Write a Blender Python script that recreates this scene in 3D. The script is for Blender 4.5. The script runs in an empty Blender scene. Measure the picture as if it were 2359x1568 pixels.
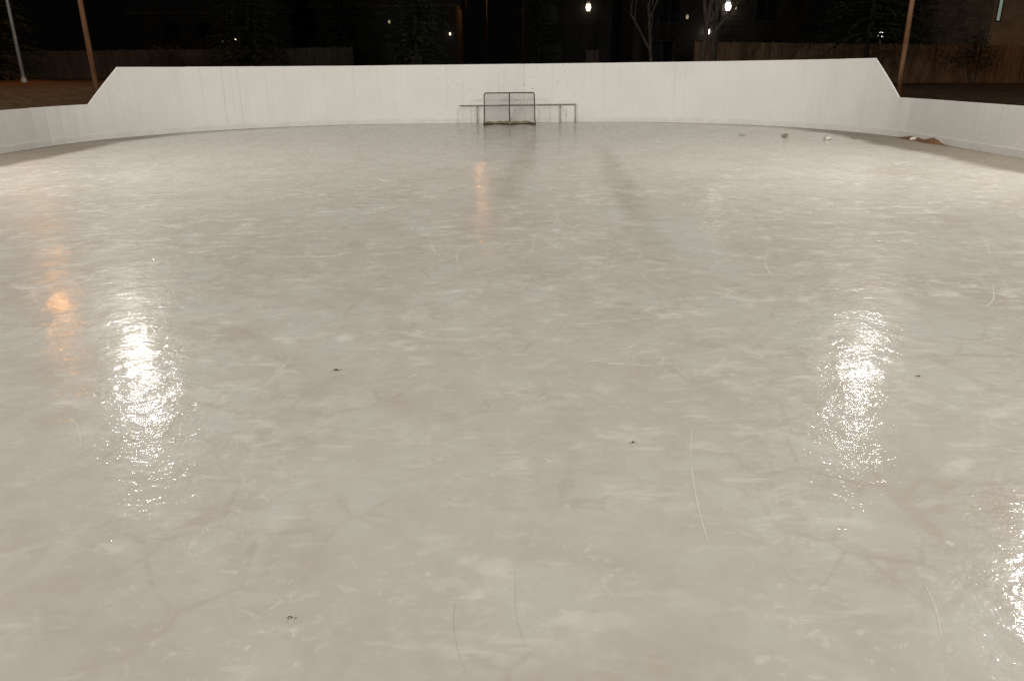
import bpy, bmesh, math, random
from mathutils import Vector, Matrix, Euler

random.seed(7)
sc = bpy.context.scene
COL = sc.collection
R_ = math.radians

# ------------------------------------------------------------------ camera
cam_d = bpy.data.cameras.new('camera')
cam = bpy.data.objects.new('camera', cam_d); COL.objects.link(cam)
cam_d.sensor_width = 36.0
cam_d.lens = 26.64
cam_d.clip_start = 0.05
cam_d.clip_end = 1000
EYE = 1.912
cam.matrix_world = (Matrix.Translation((0, 0, EYE)) @ Matrix.Rotation(math.pi/2 - 0.3421, 4, 'X')
                    @ Matrix.Rotation(-0.0111, 4, 'Z'))
sc.camera = cam

# ------------------------------------------------------------------ night sky
w = bpy.data.worlds.new('World'); sc.world = w; w.use_nodes = True
bg = w.node_tree.nodes['Background']
bg.inputs['Color'].default_value = (1.0, 0.86, 0.72, 1)
bg.inputs['Strength'].default_value = 0.0012

# ------------------------------------------------------------------ exposure
sc.view_settings.view_transform = 'Standard'
sc.view_settings.look = 'None'
sc.view_settings.exposure = 0.0
sc.view_settings.gamma = 1.0
sc.view_settings.use_curve_mapping = False
sc.cycles.use_denoising = True
sc.cycles.sample_clamp_indirect = 6.0

# the floodlights round the rink: (foot x, foot y, lamp x, lamp y, lamp height, aim x, aim y, watts, seen, label)
FLOOD_COL = (1.0, 0.945, 0.855)
FLOODS = [
    (-15.02, 29.10, -15.22, 28.80, 9.9, -1.0, 19.0, 400, 0.095, 'rusty floodlight pole behind the left corner of the boards'),
    (13.42, 27.45, 13.45, 27.00, 9.6, -1.0, 19.0, 225, 0.09, 'rusty floodlight pole behind the right corner of the boards'),
    (-14.0, 12.8, -13.1, 12.8, 8.0, -1.0, 21.0, 1180, 0.08, 'floodlight pole beyond the left edge of the picture, beside the long low boards'),
    (12.2, 12.8, 10.9, 12.6, 8.0, -1.0, 21.0, 1110, 0.08, 'floodlight pole beyond the right edge of the picture, beside the long low boards'),
    (-14.0, -3.0, -13.1, -3.0, 8.0, 0.0, 12.0, 1640, 0.08, 'floodlight pole left of and behind the camera'),
    (12.2, -3.0, 11.2, -3.0, 8.0, 0.0, 12.0, 1640, 0.08, 'floodlight pole right of and behind the camera'),
]

# ================================================================== helpers
def tag(o, label=None, cat=None, group=None, kind=None):
    if label: o['label'] = label
    if cat: o['category'] = cat
    if group: o['group'] = group
    if kind: o['kind'] = kind
    return o

def empty(name, loc=(0, 0, 0), rz=0.0):
    o = bpy.data.objects.new(name, None); COL.objects.link(o)
    o.location = loc; o.rotation_euler = (0, 0, rz); o.empty_display_size = 0.2
    return o

class MB:
    def __init__(s): s.v = []; s.f = []
    def quad(s, a, b, c, d):
        n = len(s.v); s.v += [tuple(a), tuple(b), tuple(c), tuple(d)]; s.f.append((n, n+1, n+2, n+3)); return s
    def tri(s, a, b, c):
        n = len(s.v); s.v += [tuple(a), tuple(b), tuple(c)]; s.f.append((n, n+1, n+2)); return s
    def hexa(s, p):       # 8 points: 4 bottom, 4 top (ccw)
        n = len(s.v); s.v += [tuple(q) for q in p]
        s.f += [(n+3, n+2, n+1, n), (n+4, n+5, n+6, n+7)]
        for i in range(4):
            j = (i+1) % 4; s.f.append((n+i, n+j, n+4+j, n+4+i))
        return s
    def box(s, c, d, rz=0.0):
        cx, cy, cz = c; hx, hy, hz = d[0]/2, d[1]/2, d[2]/2
        co, si = math.cos(rz), math.sin(rz); p = []
        for z in (-hz, hz):
            for x, y in ((-hx, -hy), (hx, -hy), (hx, hy), (-hx, hy)):
                p.append((cx+co*x-si*y, cy+si*x+co*y, cz+z))
        return s.hexa(p)
    def tube(s, pts, rad, n=8, cap=True):
        pts = [Vector(p) for p in pts]
        if not isinstance(rad, (list, tuple)): rad = [rad]*len(pts)
        rings = []
        up = Vector((0, 0, 1))
        for i, p in enumerate(pts):
            t = (pts[min(i+1, len(pts)-1)] - pts[max(i-1, 0)]).normalized()
            a = t.cross(up)
            if a.length < 1e-3: a = t.cross(Vector((0, 1, 0)))
            a.normalize(); b = t.cross(a).normalized()
            base = len(s.v)
            for k in range(n):
                an = 2*math.pi*k/n
                s.v.append(tuple(p + a*math.cos(an)*rad[i] + b*math.sin(an)*rad[i]))
            rings.append(base)
        for q in range(len(rings)-1):
            for k in range(n):
                k2 = (k+1) % n
                s.f.append((rings[q]+k, rings[q]+k2, rings[q+1]+k2, rings[q+1]+k))
        if cap:
            s.f.append(tuple(rings[0]+k for k in range(n-1, -1, -1)))
            s.f.append(tuple(rings[-1]+k for k in range(n)))
        return s
    def build(s, name, mat, parent=None, smooth=False):
        me = bpy.data.meshes.new(name); me.from_pydata(s.v, [], s.f); me.update()
        if mat: me.materials.append(mat)
        if smooth:
            me.polygons.foreach_set('use_smooth', [True]*len(me.polygons))
        o = bpy.data.objects.new(name, me); COL.objects.link(o)
        if parent: o.parent = parent
        return o

class NT:
    """small node-building helper"""
    def __init__(s, mat):
        s.m = mat; s.nt = mat.node_tree; s.n = s.nt.nodes; s.l = s.nt.links
        s.tc = None
    def coord(s):
        if not s.tc:
            s.tc = s.n.new('ShaderNodeNewGeometry')
        return s.tc.outputs['Position']
    def put(s, sock, v):
        if hasattr(v, 'is_output') or isinstance(v, bpy.types.NodeSocket): s.l.new(v, sock)
        else: sock.default_value = v
    def math(s, op, a, b=0.0, c=None, clamp=False):
        n = s.n.new('ShaderNodeMath'); n.operation = op; n.use_clamp = clamp
        s.put(n.inputs[0], a); s.put(n.inputs[1], b)
        if c is not None: s.put(n.inputs[2], c)
        return n.outputs[0]
    def mapr(s, v, a, b, c=0.0, d=1.0, smooth=True):
        n = s.n.new('ShaderNodeMapRange'); n.interpolation_type = 'SMOOTHSTEP' if smooth else 'LINEAR'
        s.put(n.inputs['Value'], v)
        for k, x in (('From Min', a), ('From Max', b), ('To Min', c), ('To Max', d)): n.inputs[k].default_value = x
        return n.outputs[0]
    def xform(s, vec, scale=(1, 1, 1), loc=(0, 0, 0), rot=(0, 0, 0)):
        n = s.n.new('ShaderNodeMapping'); s.put(n.inputs['Vector'], vec)
        n.inputs['Scale'].default_value = scale; n.inputs['Location'].default_value = loc; n.inputs['Rotation'].default_value = rot
        return n.outputs[0]
    def noise(s, vec, scale, detail=4, rough=0.55, dist=0.0):
        n = s.n.new('ShaderNodeTexNoise'); s.put(n.inputs['Vector'], vec)
        n.inputs['Scale'].default_value = scale; n.inputs['Detail'].default_value = detail
        n.inputs['Roughness'].default_value = rough; n.inputs['Distortion'].default_value = dist
        return n.outputs['Fac']
    def voro(s, vec, scale, feature='F1', rnd=1.0):
        n = s.n.new('ShaderNodeTexVoronoi'); n.feature = feature; s.put(n.inputs['Vector'], vec)
        n.inputs['Scale'].default_value = scale; n.inputs['Randomness'].default_value = rnd
        return n.outputs['Distance']
    def mix(s, f, a, b):
        n = s.n.new('ShaderNodeMix'); n.data_type = 'RGBA'
        s.put(n.inputs[0], f)
        s.put(n.inputs[6], a if not isinstance(a, tuple) else (*a, 1)[:4])
        s.put(n.inputs[7], b if not isinstance(b, tuple) else (*b, 1)[:4])
        return n.outputs[2]
    def bump(s, h, strength=0.3, dist=0.01, normal=None):
        n = s.n.new('ShaderNodeBump'); n.inputs['Strength'].default_value = strength; n.inputs['Distance'].default_value = dist
        s.put(n.inputs['Height'], h)
        if normal is not None: s.l.new(normal, n.inputs['Normal'])
        return n.outputs['Normal']
    def sep(s, vec):
        n = s.n.new('ShaderNodeSeparateXYZ'); s.put(n.inputs[0], vec); return n.outputs

def new_mat(name):
    m = bpy.data.materials.new(name); m.use_nodes = True
    return m, NT(m), m.node_tree.nodes['Principled BSDF']

def simple(name, c1, c2, scale=4.0, rough=0.7, stretch=(1, 1, 1), bump=0.0, bdist=0.01, metal=0.0, spec=0.3):
    m, t, b = new_mat(name)
    v = t.xform(t.coord(), stretch)
    n = t.noise(v, scale, 5, 0.6)
    t.put(b.inputs['Base Color'], t.mix(t.mapr(n, 0.35, 0.65), c1, c2))
    b.inputs['Roughness'].default_value = rough; b.inputs['Metallic'].default_value = metal
    b.inputs['Specular IOR Level'].default_value = spec
    if bump: t.put(b.inputs['Normal'], t.bump(n, bump, bdist))
    return m

def emit(name, col, strength):
    m = bpy.data.materials.new(name); m.use_nodes = True
    nt = m.node_tree; nt.nodes.clear()
    e = nt.nodes.new('ShaderNodeEmission'); e.inputs[0].default_value = (*col, 1); e.inputs[1].default_value = strength
    o = nt.nodes.new('ShaderNodeOutputMaterial'); nt.links.new(e.outputs[0], o.inputs[0])
    return m

# ================================================================== rink plan
CX, EY, HW, RR, YAW = -0.9354, 30.4977, 12.203, 9.0103, 0.0136
BACK = -27.0
H_HI, H_LO = 2.14, 1.07
cY, sY = math.cos(YAW), math.sin(YAW)
def rink_pt(lx, ly):            # rink plan (origin at the middle of the far end) -> world
    return (CX + cY*lx + sY*ly, EY - sY*lx + cY*ly)
def rink_local(x, y):
    X, Y = x-CX, y-EY
    return (cY*X - sY*Y, sY*X + cY*Y)
ARC = RR*math.pi/2; STR = 2*(HW-RR)
SIDE = 34.0                      # metres of straight side board built on each side
def perim(s, off=0.0):
    """s along the boards from the near left, round the far end, to the near right; off = metres outward"""
    if s < SIDE: lx, ly, nx, ny = -HW, -RR-(SIDE-s), -1, 0
    elif s < SIDE+ARC:
        a = (s-SIDE)/RR; nx, ny = -math.cos(a), math.sin(a); lx, ly = -(HW-RR)+RR*nx, -RR+RR*ny
    elif s < SIDE+ARC+STR: lx, ly, nx, ny = -(HW-RR)+(s-SIDE-ARC), 0, 0, 1
    elif s < SIDE+2*ARC+STR:
        a = (s-SIDE-ARC-STR)/RR; nx, ny = math.sin(a), math.cos(a); lx, ly = (HW-RR)+RR*nx, -RR+RR*ny
    else: lx, ly, nx, ny = HW, -RR-(s-SIDE-2*ARC-STR), 1, 0
    return rink_pt(lx+nx*off, ly+ny*off)
S_L0 = SIDE + RR*R_(16.8); S_L1 = SIDE + RR*R_(25.1)
S_R1 = SIDE+ARC+STR+ARC - RR*R_(16.2); S_R0 = SIDE+ARC+STR+ARC - RR*R_(8.0)
S_END = 2*SIDE + 2*ARC + STR
def top_h(s):
    if s <= S_L0 or s >= S_R0: return H_LO
    if s < S_L1: return H_LO + (H_HI-H_LO)*(s-S_L0)/(S_L1-S_L0)
    if s > S_R1: return H_LO + (H_HI-H_LO)*(S_R0-s)/(S_R0-S_R1)
    return H_HI
def outside(x, y):               # metres outside the boards (negative inside)
    lx, ly = rink_local(x, y)
    qx, qy = abs(lx)-(HW-RR), ly+RR
    if qy < 0: return abs(lx)-HW
    return math.hypot(max(qx, 0), max(qy, 0)) - RR if qx > 0 else ly

# ================================================================== materials
# ---- ice
def ice_material():
    m, t, b = new_mat('rink_ice')
    P = t.coord(); xs = t.sep(P)
    X, Y = xs[0], xs[1]
    big = t.noise(P, 0.55, 4, 0.6, 0.6)
    mid = t.noise(t.xform(P, (1, 0.75, 1), (3, 7, 0), (0, 0, 0.3)), 2.3, 5, 0.62, 0.5)
    fin = t.noise(P, 9.0, 5, 0.65, 0.3)
    tone = t.math('ADD', t.math('MULTIPLY', big, 0.45), t.math('MULTIPLY', mid, 0.55))
    col = t.mix(t.mapr(tone, 0.36, 0.62), (0.53, 0.486, 0.434), (0.575, 0.566, 0.526))
    # soft pale clouds a hand or two across, with warm veins left between them
    cl = t.noise(t.xform(P, (1, 0.9, 1), (40, 12, 0)), 4.2, 3, 0.5, 0.9)
    cl = t.math('MULTIPLY', t.mapr(cl, 0.44, 0.60), t.mapr(t.noise(t.xform(P, (1, 1, 1), (9, 33, 0)), 0.6, 2), 0.40, 0.60, 0.15, 1.0))
    col = t.mix(t.math('MULTIPLY', cl, 0.50), col, (0.615, 0.615, 0.578))
    vein = t.voro(t.xform(P, (1, 1, 1), (2, 5, 0)), 2.4, 'DISTANCE_TO_EDGE')
    vein = t.math('ADD', vein, t.math('MULTIPLY', t.math('SUBTRACT', t.noise(P, 5.0, 4), 0.5), 0.16))
    vein = t.math('MULTIPLY', t.mapr(vein, 0.0, 0.05, 1.0, 0.0), t.mapr(t.noise(P, 0.9, 2), 0.45, 0.62, 0.0, 0.45))
    col = t.mix(vein, col, (0.47, 0.41, 0.345))
    # frost: pale patches scraped up by skates, drawn out sideways
    fr = t.noise(t.xform(P, (1.0, 1.25, 1), (11, 2, 0), (0, 0, -0.12)), 3.4, 6, 0.68, 0.35)
    frost = t.math('MULTIPLY', t.mapr(fr, 0.50, 0.70), t.mapr(t.noise(P, 0.7, 2), 0.38, 0.58))
    col = t.mix(t.math('MULTIPLY', frost, 0.62), col, (0.73, 0.715, 0.67))
    fr2 = t.noise(t.xform(P, (1, 1.1, 1), (5, 1, 0), (0, 0, 0.5)), 11.0, 5, 0.7, 1.0)
    frost2 = t.math('MULTIPLY', t.mapr(fr2, 0.54, 0.70), t.mapr(t.noise(P, 1.1, 2), 0.40, 0.58))
    col = t.mix(t.math('MULTIPLY', frost2, 0.65), col, (0.71, 0.69, 0.645))
    # scuffs left by stopping blades: short strokes in three directions
    sc_ = None
    for ang, off, sx, sy in ((0.45, 3.0, 2.4, 8.0), (-0.7, 17.0, 2.2, 8.0), (1.45, 31.0, 2.4, 9.0)):
        n_ = t.noise(t.xform(P, (sx, sy, 1), (off, off*0.7, 0), (0, 0, ang)), 1.0, 4, 0.62, 0.25)
        g_ = t.math('MULTIPLY', t.mapr(n_, 0.57, 0.70), t.mapr(t.noise(t.xform(P, (1, 1, 1), (off, 0, 0)), 0.8, 2), 0.44, 0.60))
        sc_ = g_ if sc_ is None else t.math('MAXIMUM', sc_, g_)
    col = t.mix(t.math('MULTIPLY', sc_, 0.42), col, (0.74, 0.73, 0.69))
    # brown tinge where the flooding water was dirty
    dirt = t.mapr(t.noise(t.xform(P, (1, 0.6, 1), (21, 4, 0)), 0.9, 4, 0.6, 0.8), 0.50, 0.68)
    col = t.mix(t.math('MULTIPLY', dirt, 0.22), col, (0.45, 0.385, 0.315))
    # worn tracks leading up to the goal
    def track(cx0, slope, y0, wdt, ya, yb, wob):
        nx = t.math('MULTIPLY', t.math('SUBTRACT', t.noise(P, wob, 3), 0.5), 0.7)
        d = t.math('SUBTRACT', X, t.math('ADD', t.math('MULTIPLY', t.math('SUBTRACT', Y, y0), slope), cx0))
        d = t.math('ABSOLUTE', t.math('ADD', d, nx))
        k = t.mapr(d, 0.0, wdt, 1.0, 0.0)
        k = t.math('MULTIPLY', k, t.mapr(Y, ya, ya+2.5))
        return t.math('MULTIPLY', k, t.mapr(Y, yb-3.0, yb, 1.0, 0.0))
    k1 = track(-0.04, 0.079, 13.2, 0.45, 10.5, 25.0, 1.1)
    k2 = track(1.75, 0.058, 9.5, 0.38, 6.5, 22.0, 1.3)
    k = t.math('MULTIPLY', t.math('MAXIMUM', k1, k2), t.mapr(t.noise(P, 2.0, 4, 0.6), 0.3, 0.65, 0.25, 0.72))
    col = t.mix(k, col, (0.385, 0.335, 0.275))
    # pale refrozen patch beside the right track
    e = t.math('ADD', t.math('POWER', t.math('MULTIPLY', t.math('SUBTRACT', X, 2.0), 1.5), 2.0),
               t.math('POWER', t.math('MULTIPLY', t.math('SUBTRACT', Y, 9.2), 0.42), 2.0))
    e = t.math('ADD', e, t.math('MULTIPLY', t.math('SUBTRACT', t.noise(P, 2.2, 4), 0.5), 2.4))
    col = t.mix(t.mapr(e, 0.1, 1.1, 0.45, 0.0), col, (0.60, 0.62, 0.585))
    # thin grey-brown ice along the boards, darkened in colour to paint the shade there
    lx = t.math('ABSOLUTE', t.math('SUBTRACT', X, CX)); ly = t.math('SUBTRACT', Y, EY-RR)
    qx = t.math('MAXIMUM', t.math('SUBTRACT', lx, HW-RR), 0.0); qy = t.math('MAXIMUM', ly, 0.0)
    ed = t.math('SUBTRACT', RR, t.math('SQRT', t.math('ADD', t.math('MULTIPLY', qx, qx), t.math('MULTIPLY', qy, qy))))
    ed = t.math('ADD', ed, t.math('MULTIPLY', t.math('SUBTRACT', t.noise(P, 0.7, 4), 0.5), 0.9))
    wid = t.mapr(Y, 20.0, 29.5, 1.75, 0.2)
    thin_shade_band = t.mapr(t.math('SUBTRACT', ed, wid), -0.30, 0.30, 1.0, 0.0)
    thin_shade_band = t.math('MULTIPLY', thin_shade_band, t.mapr(Y, 21.0, 30.0, 0.92, 0.45))
    thin = t.mix(t.noise(P, 1.7, 4), (0.165, 0.138, 0.106), (0.235, 0.20, 0.16))  # ice tone plus the shade painted along the boards
    col = t.mix(thin_shade_band, col, thin)
    # chips of white frost kicked up by blades
    chip = t.math('ADD', t.voro(t.xform(P, (1, 0.8, 1)), 4.5), t.math('MULTIPLY', t.math('SUBTRACT', fin, 0.5), 0.30))
    chip = t.math('MULTIPLY', t.mapr(chip, 0.0, 0.075, 1.0, 0.0), t.mapr(t.noise(P, 1.6, 2), 0.42, 0.55))
    col = t.mix(t.math('MULTIPLY', chip, 0.75), col, (0.74, 0.73, 0.69))
    # fine speckle
    col = t.mix(t.math('MULTIPLY', t.mapr(fin, 0.35, 0.7), 0.14), col, (0.62, 0.60, 0.55))
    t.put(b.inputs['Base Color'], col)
    # relief: pebbled, rippled ice
    h1 = t.noise(P, 7.5, 3, 0.55, 0.4)
    h2 = t.noise(t.xform(P, (1, 1.5, 1), (2, 9, 0), (0, 0, 0.25)), 17.0, 3, 0.6, 0.3)
    h0 = t.noise(P, 2.6, 2, 0.5)
    hh = t.math('ADD', t.math('ADD', t.math('MULTIPLY', h1, 0.55), t.math('MULTIPLY', h2, 0.25)), t.math('MULTIPLY', h0, 0.7))
    amp = t.mapr(t.noise(P, 0.9, 3), 0.35, 0.65, 0.5, 1.0)
    hh = t.math('MULTIPLY', hh, amp)
    nc = t.bump(hh, 1.0, 0.0105); t.put(b.inputs['Normal'], nc)
    t.put(b.inputs['Coat Normal'], nc)
    b.inputs['IOR'].default_value = 1.31
    keep = t.math('SUBTRACT', 1.0, t.math('MULTIPLY', thin_shade_band, 0.95), clamp=True)      # thin ice by the boards is dull
    t.put(b.inputs['Roughness'], t.math('ADD', t.math('ADD', 0.27, t.math('MULTIPLY', thin_shade_band, 0.4)), t.math('MULTIPLY', frost, 0.25)))
    t.put(b.inputs['Specular IOR Level'], t.math('MULTIPLY', keep, 0.07))
    t.put(b.inputs['Coat Weight'], t.math('MULTIPLY', keep, t.math('SUBTRACT', 0.40, t.math('MULTIPLY', t.math('MAXIMUM', t.math('MAXIMUM', frost, frost2), sc_), 0.32))))
    b.inputs['Coat Roughness'].default_value = 0.075
    b.inputs['Coat IOR'].default_value = 1.31
    return m

def board_material():
    m, t, b = new_mat('white_board_paint')
    P = t.coord(); xs = t.sep(P)
    n = t.noise(P, 0.8, 4)
    col = t.mix(t.mapr(n, 0.3, 0.7), (0.755, 0.75, 0.735), (0.80, 0.795, 0.78))
    # rain streaks running down
    st = t.noise(t.xform(P, (7.0, 7.0, 0.07)), 1.6, 5, 0.7)
    col = t.mix(t.math('MULTIPLY', t.mapr(st, 0.54, 0.70), 0.34), col, (0.55, 0.54, 0.50))
    # puck marks, densest behind the goal
    d = t.math('SUBTRACT', 1.0, t.math('DIVIDE', t.math('ABSOLUTE', t.math('SUBTRACT', xs[0], 0.6)), 9.0), clamp=True)
    vo = t.voro(t.xform(P, (1, 1, 1), (3, 2, 1)), 6.5)
    wig = t.noise(P, 16.0, 3)
    sp = t.math('ADD', vo, t.math('MULTIPLY', t.math('SUBTRACT', wig, 0.5), 0.42))
    mark = t.math('MULTIPLY', t.mapr(sp, 0.05, 0.19, 1.0, 0.0), t.mapr(t.noise(P, 1.3, 3), 0.42, 0.60))
    mark = t.math('MULTIPLY', mark, t.math('MULTIPLY', d, 0.8))
    col = t.mix(mark, col, (0.20, 0.20, 0.19))
    vo2 = t.voro(t.xform(P, (1, 1, 0.45), (8, 1, 4)), 9.0)
    sp2 = t.math('ADD', vo2, t.math('MULTIPLY', t.math('SUBTRACT', wig, 0.5), 0.5))
    m2 = t.math('MULTIPLY', t.mapr(sp2, 0.05, 0.15, 1.0, 0.0), t.mapr(t.noise(P, 0.9, 3), 0.5, 0.66))
    col = t.mix(t.math('MULTIPLY', m2, 0.34), col, (0.30, 0.29, 0.27))
    # splashed dirt at the foot
    ft = t.mapr(t.math('ADD', xs[2], t.math('MULTIPLY', t.math('SUBTRACT', t.noise(P, 2.5, 4), 0.5), 0.30)), 0.0, 0.20, 1.0, 0.0)
    col = t.mix(t.math('MULTIPLY', ft, 0.45), col, (0.42, 0.36, 0.27))
    t.put(b.inputs['Base Color'], col)
    b.inputs['Roughness'].default_value = 0.55; b.inputs['Specular IOR Level'].default_value = 0.3
    t.put(b.inputs['Normal'], t.bump(t.noise(P, 1.6, 2), 0.5, 0.02))
    return m

M = {}
M['ice'] = ice_material()
M['board'] = board_material()
M['grass'] = simple('dormant_grass', (0.036, 0.021, 0.009), (0.072, 0.043, 0.019), 3.0, 0.95, bump=0.8, bdist=0.06)
M['kick'] = simple('kick_board_paint', (0.70, 0.69, 0.665), (0.76, 0.75, 0.735), 2.5, 0.6)
M['rust_pole'] = simple('rusty_pole_paint', (0.15, 0.060, 0.026), (0.24, 0.135, 0.075), 1.4, 0.75, (3, 3, 0.5))
M['dark_rust'] = simple('dark_rust_paint', (0.030, 0.010, 0.006), (0.05, 0.02, 0.012), 1.4, 0.8)
M['grey_steel'] = simple('grey_galvanised_steel', (0.36, 0.37, 0.36), (0.48, 0.49, 0.47), 2.0, 0.55, metal=0.3)
M['dark_steel'] = simple('dark_chipped_pipe', (0.05, 0.036, 0.032), (0.13, 0.085, 0.07), 14.0, 0.55)
M['rail'] = simple('grey_rail_pipe', (0.22, 0.20, 0.18), (0.32, 0.295, 0.265), 8.0, 0.6)
M['net'] = simple('grey_net_cord', (0.15, 0.14, 0.125), (0.24, 0.225, 0.20), 6.0, 0.9)
M['canvas'] = simple('dirty_yellow_canvas', (0.40, 0.36, 0.22), (0.22, 0.19, 0.12), 9.0, 0.9)
M['leaf'] = simple('dead_leaf', (0.10, 0.045, 0.03), (0.18, 0.09, 0.05), 20.0, 0.8)
M['snow'] = simple('packed_snow', (0.42, 0.385, 0.34), (0.66, 0.63, 0.58), 14.0, 0.8, bump=0.6, bdist=0.03)
M['dirty_snow'] = simple('dirty_slush', (0.16, 0.12, 0.085), (0.52, 0.48, 0.42), 9.0, 0.8, bump=0.6, bdist=0.03)
M['gap_ground'] = simple('gap_ground_brown', (0.11, 0.058, 0.027), (0.17, 0.092, 0.043), 9.0, 0.95, bump=0.8, bdist=0.03)
M['housing'] = simple('lamp_housing', (0.10, 0.10, 0.10), (0.15, 0.15, 0.15), 5.0, 0.5)
M['lens'] = emit('floodlight_lens', FLOOD_COL, 30)
M['lens_o'] = emit('sodium_lens', (1.0, 0.42, 0.12), 25)
M['fence'] = simple('brown_fence_wood', (0.10, 0.062, 0.036), (0.165, 0.104, 0.062), 1.2, 0.9, (4, 4, 0.6))
M['fence_grey'] = simple('weathered_fence_wood', (0.045, 0.036, 0.028), (0.07, 0.056, 0.043), 1.2, 0.9, (4, 4, 0.6))
M['bark'] = simple('grey_bark', (0.045, 0.036, 0.028), (0.095, 0.078, 0.06), 3.0, 0.95, (5, 5, 0.8), bump=0.8, bdist=0.03)
M['dark_bark'] = simple('dark_conifer_bark', (0.018, 0.013, 0.010), (0.035, 0.026, 0.02), 3.0, 0.95, (5, 5, 0.8))
M['needles'] = simple('spruce_needles', (0.018, 0.026, 0.012), (0.055, 0.062, 0.028), 2.2, 0.85)
M['twigs'] = simple('shrub_leaves', (0.020, 0.018, 0.010), (0.05, 0.042, 0.022), 3.0, 0.9)
M['siding_brown'] = simple('brown_siding', (0.014, 0.010, 0.007), (0.02, 0.015, 0.011), 1.0, 0.9)
M['siding_grey'] = simple('grey_siding', (0.014, 0.0135, 0.012), (0.02, 0.019, 0.017), 1.0, 0.9)
M['siding_tan'] = simple('tan_stucco', (0.22, 0.165, 0.11), (0.28, 0.21, 0.145), 1.5, 0.95)
M['roof'] = simple('dark_shingle', (0.03, 0.027, 0.024), (0.055, 0.048, 0.042), 6.0, 0.95)
M['trim'] = simple('house_trim', (0.014, 0.013, 0.012), (0.02, 0.019, 0.017), 3.0, 0.7)
M['door'] = simple('dark_door_paint', (0.06, 0.04, 0.03), (0.09, 0.06, 0.045), 3.0, 0.6)
mg, tg, bgx = new_mat('dark_window_glass'); bgx.inputs['Base Color'].default_value = (0.008, 0.008, 0.009, 1)
bgx.inputs['Roughness'].default_value = 0.3; bgx.inputs['Specular IOR Level'].default_value = 0.04; M['glass'] = mg
M['lamp_white'] = emit('cool_porch_lamp', (1.0, 0.97, 0.88), 14)
M['lamp_warm'] = emit('warm_porch_lamp', (1.0, 0.82, 0.52), 3.2)
M['lamp_dim'] = emit('dim_window_light', (1.0, 0.80, 0.42), 0.35)
M['win_green'] = emit('greenish_stair_window', (0.75, 0.9, 0.72), 0.22)

# frost left by skate blades: broken, half see-through
def scratch_material(name, col, thr0, thr1, amt):
    m, t, b = new_mat(name)
    P = t.coord()
    b.inputs['Base Color'].default_value = (*col, 1); b.inputs['Roughness'].default_value = 0.7
    a = t.math('MULTIPLY', t.mapr(t.noise(P, 7.0, 5, 0.7), thr0, thr1), amt)
    t.put(b.inputs['Alpha'], a)
    return m
M['scratch'] = scratch_material('skate_frost', (0.84, 0.83, 0.79), 0.24, 0.55, 0.62)
M['scratch_fine'] = scratch_material('fine_skate_frost', (0.80, 0.79, 0.75), 0.34, 0.60, 0.62)
M['crack'] = scratch_material('dark_groove', (0.26, 0.23, 0.19), 0.25, 0.5, 0.13)

# ================================================================== the setting
# ---- ground: one sheet, flat under the rink, banked up around it, out to the horizon
def ground_z(x, y):
    d = outside(x, y)
    if y < -20: d = max(d, 0)
    out = 1.28 - 0.0135*max(-40, min(40, x))
    k = max(0.0, min(1.0, (d-0.5)/(8.5 if x > 0 else 6.0))); k = k*k*(3-2*k)
    bump = 0.05*math.sin(x*0.7+1.3)*math.sin(y*0.6) + 0.03*math.sin(x*1.9+y*1.3)
    return -0.06 + (out+0.06)*k + bump*k
def axis_vals(a, b, step, far):
    v = []; x = a
    while x <= b+1e-6: v.append(x); x += step
    g = step*2; lo = a; hi = b; L_ = []; H_ = []
    while hi < far: hi += g; lo -= g; g *= 1.6; L_.append(lo); H_.append(hi)
    return L_[::-1] + v + H_
gx = axis_vals(-44, 44, 0.8, 700); gy = axis_vals(-12, 72, 0.8, 700)
gb = MB()
for yy in gy:
    for xx in gx: gb.v.append((xx, yy, ground_z(xx, yy)))
nx = len(gx)
for j in range(len(gy)-1):
    for i in range(nx-1):
        gb.f.append((j*nx+i, j*nx+i+1, (j+1)*nx+i+1, (j+1)*nx+i))
tag(gb.build('ground', M['grass'], smooth=True), kind='structure')

# ---- the sheet of ice
ib = MB(); NP = 200
outl = [perim(S_END*i/NP, -0.004) for i in range(NP+1)]
xl = rink_pt(-HW+0.004, BACK-EY); xr = rink_pt(HW-0.004, BACK-EY)
ib.v = [(x, y, 0.0) for x, y in outl] + [(xr[0], xr[1], 0.0), (xl[0], xl[1], 0.0)]
ib.f = [tuple(range(len(ib.v)-1, -1, -1))]
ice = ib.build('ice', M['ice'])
tag(ice, kind='structure')

def smooth_line(pts, n):
    """Catmull-Rom through pts"""
    if len(pts) == 2: pts = [pts[0], ((pts[0][0]+pts[1][0])/2+0.01, (pts[0][1]+pts[1][1])/2), pts[1]]
    P = [pts[0]] + list(pts) + [pts[-1]]; out = []
    for i in range(1, len(P)-2):
        for k in range(n):
            u = k/n; r = []
            for c in (0, 1):
                a, b_, c_, d_ = P[i-1][c], P[i][c], P[i+1][c], P[i+2][c]
                r.append(0.5*(2*b_ + (c_-a)*u + (2*a-5*b_+4*c_-d_)*u*u + (3*b_-a-3*c_+d_)*u**3))
            out.append(tuple(r))
    out.append(P[-2]); return out
def ribbon(mb, pts, width, z=0.0012):
    n = len(pts)
    L = []; Rr = []
    for i, p in enumerate(pts):
        a = pts[max(i-1, 0)]; b_ = pts[min(i+1, n-1)]
        tx, ty = b_[0]-a[0], b_[1]-a[1]; l = math.hypot(tx, ty) or 1
        k = math.sin(math.pi*min(1, max(0, (i+0.35)/(n-0.3))))**0.6
        wv = width*0.5*max(0.12, k)
        L.append((p[0]-ty/l*wv, p[1]+tx/l*wv, z)); Rr.append((p[0]+ty/l*wv, p[1]-tx/l*wv, z))
    for i in range(n-1): mb.quad(Rr[i], Rr[i+1], L[i+1], L[i])
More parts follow.
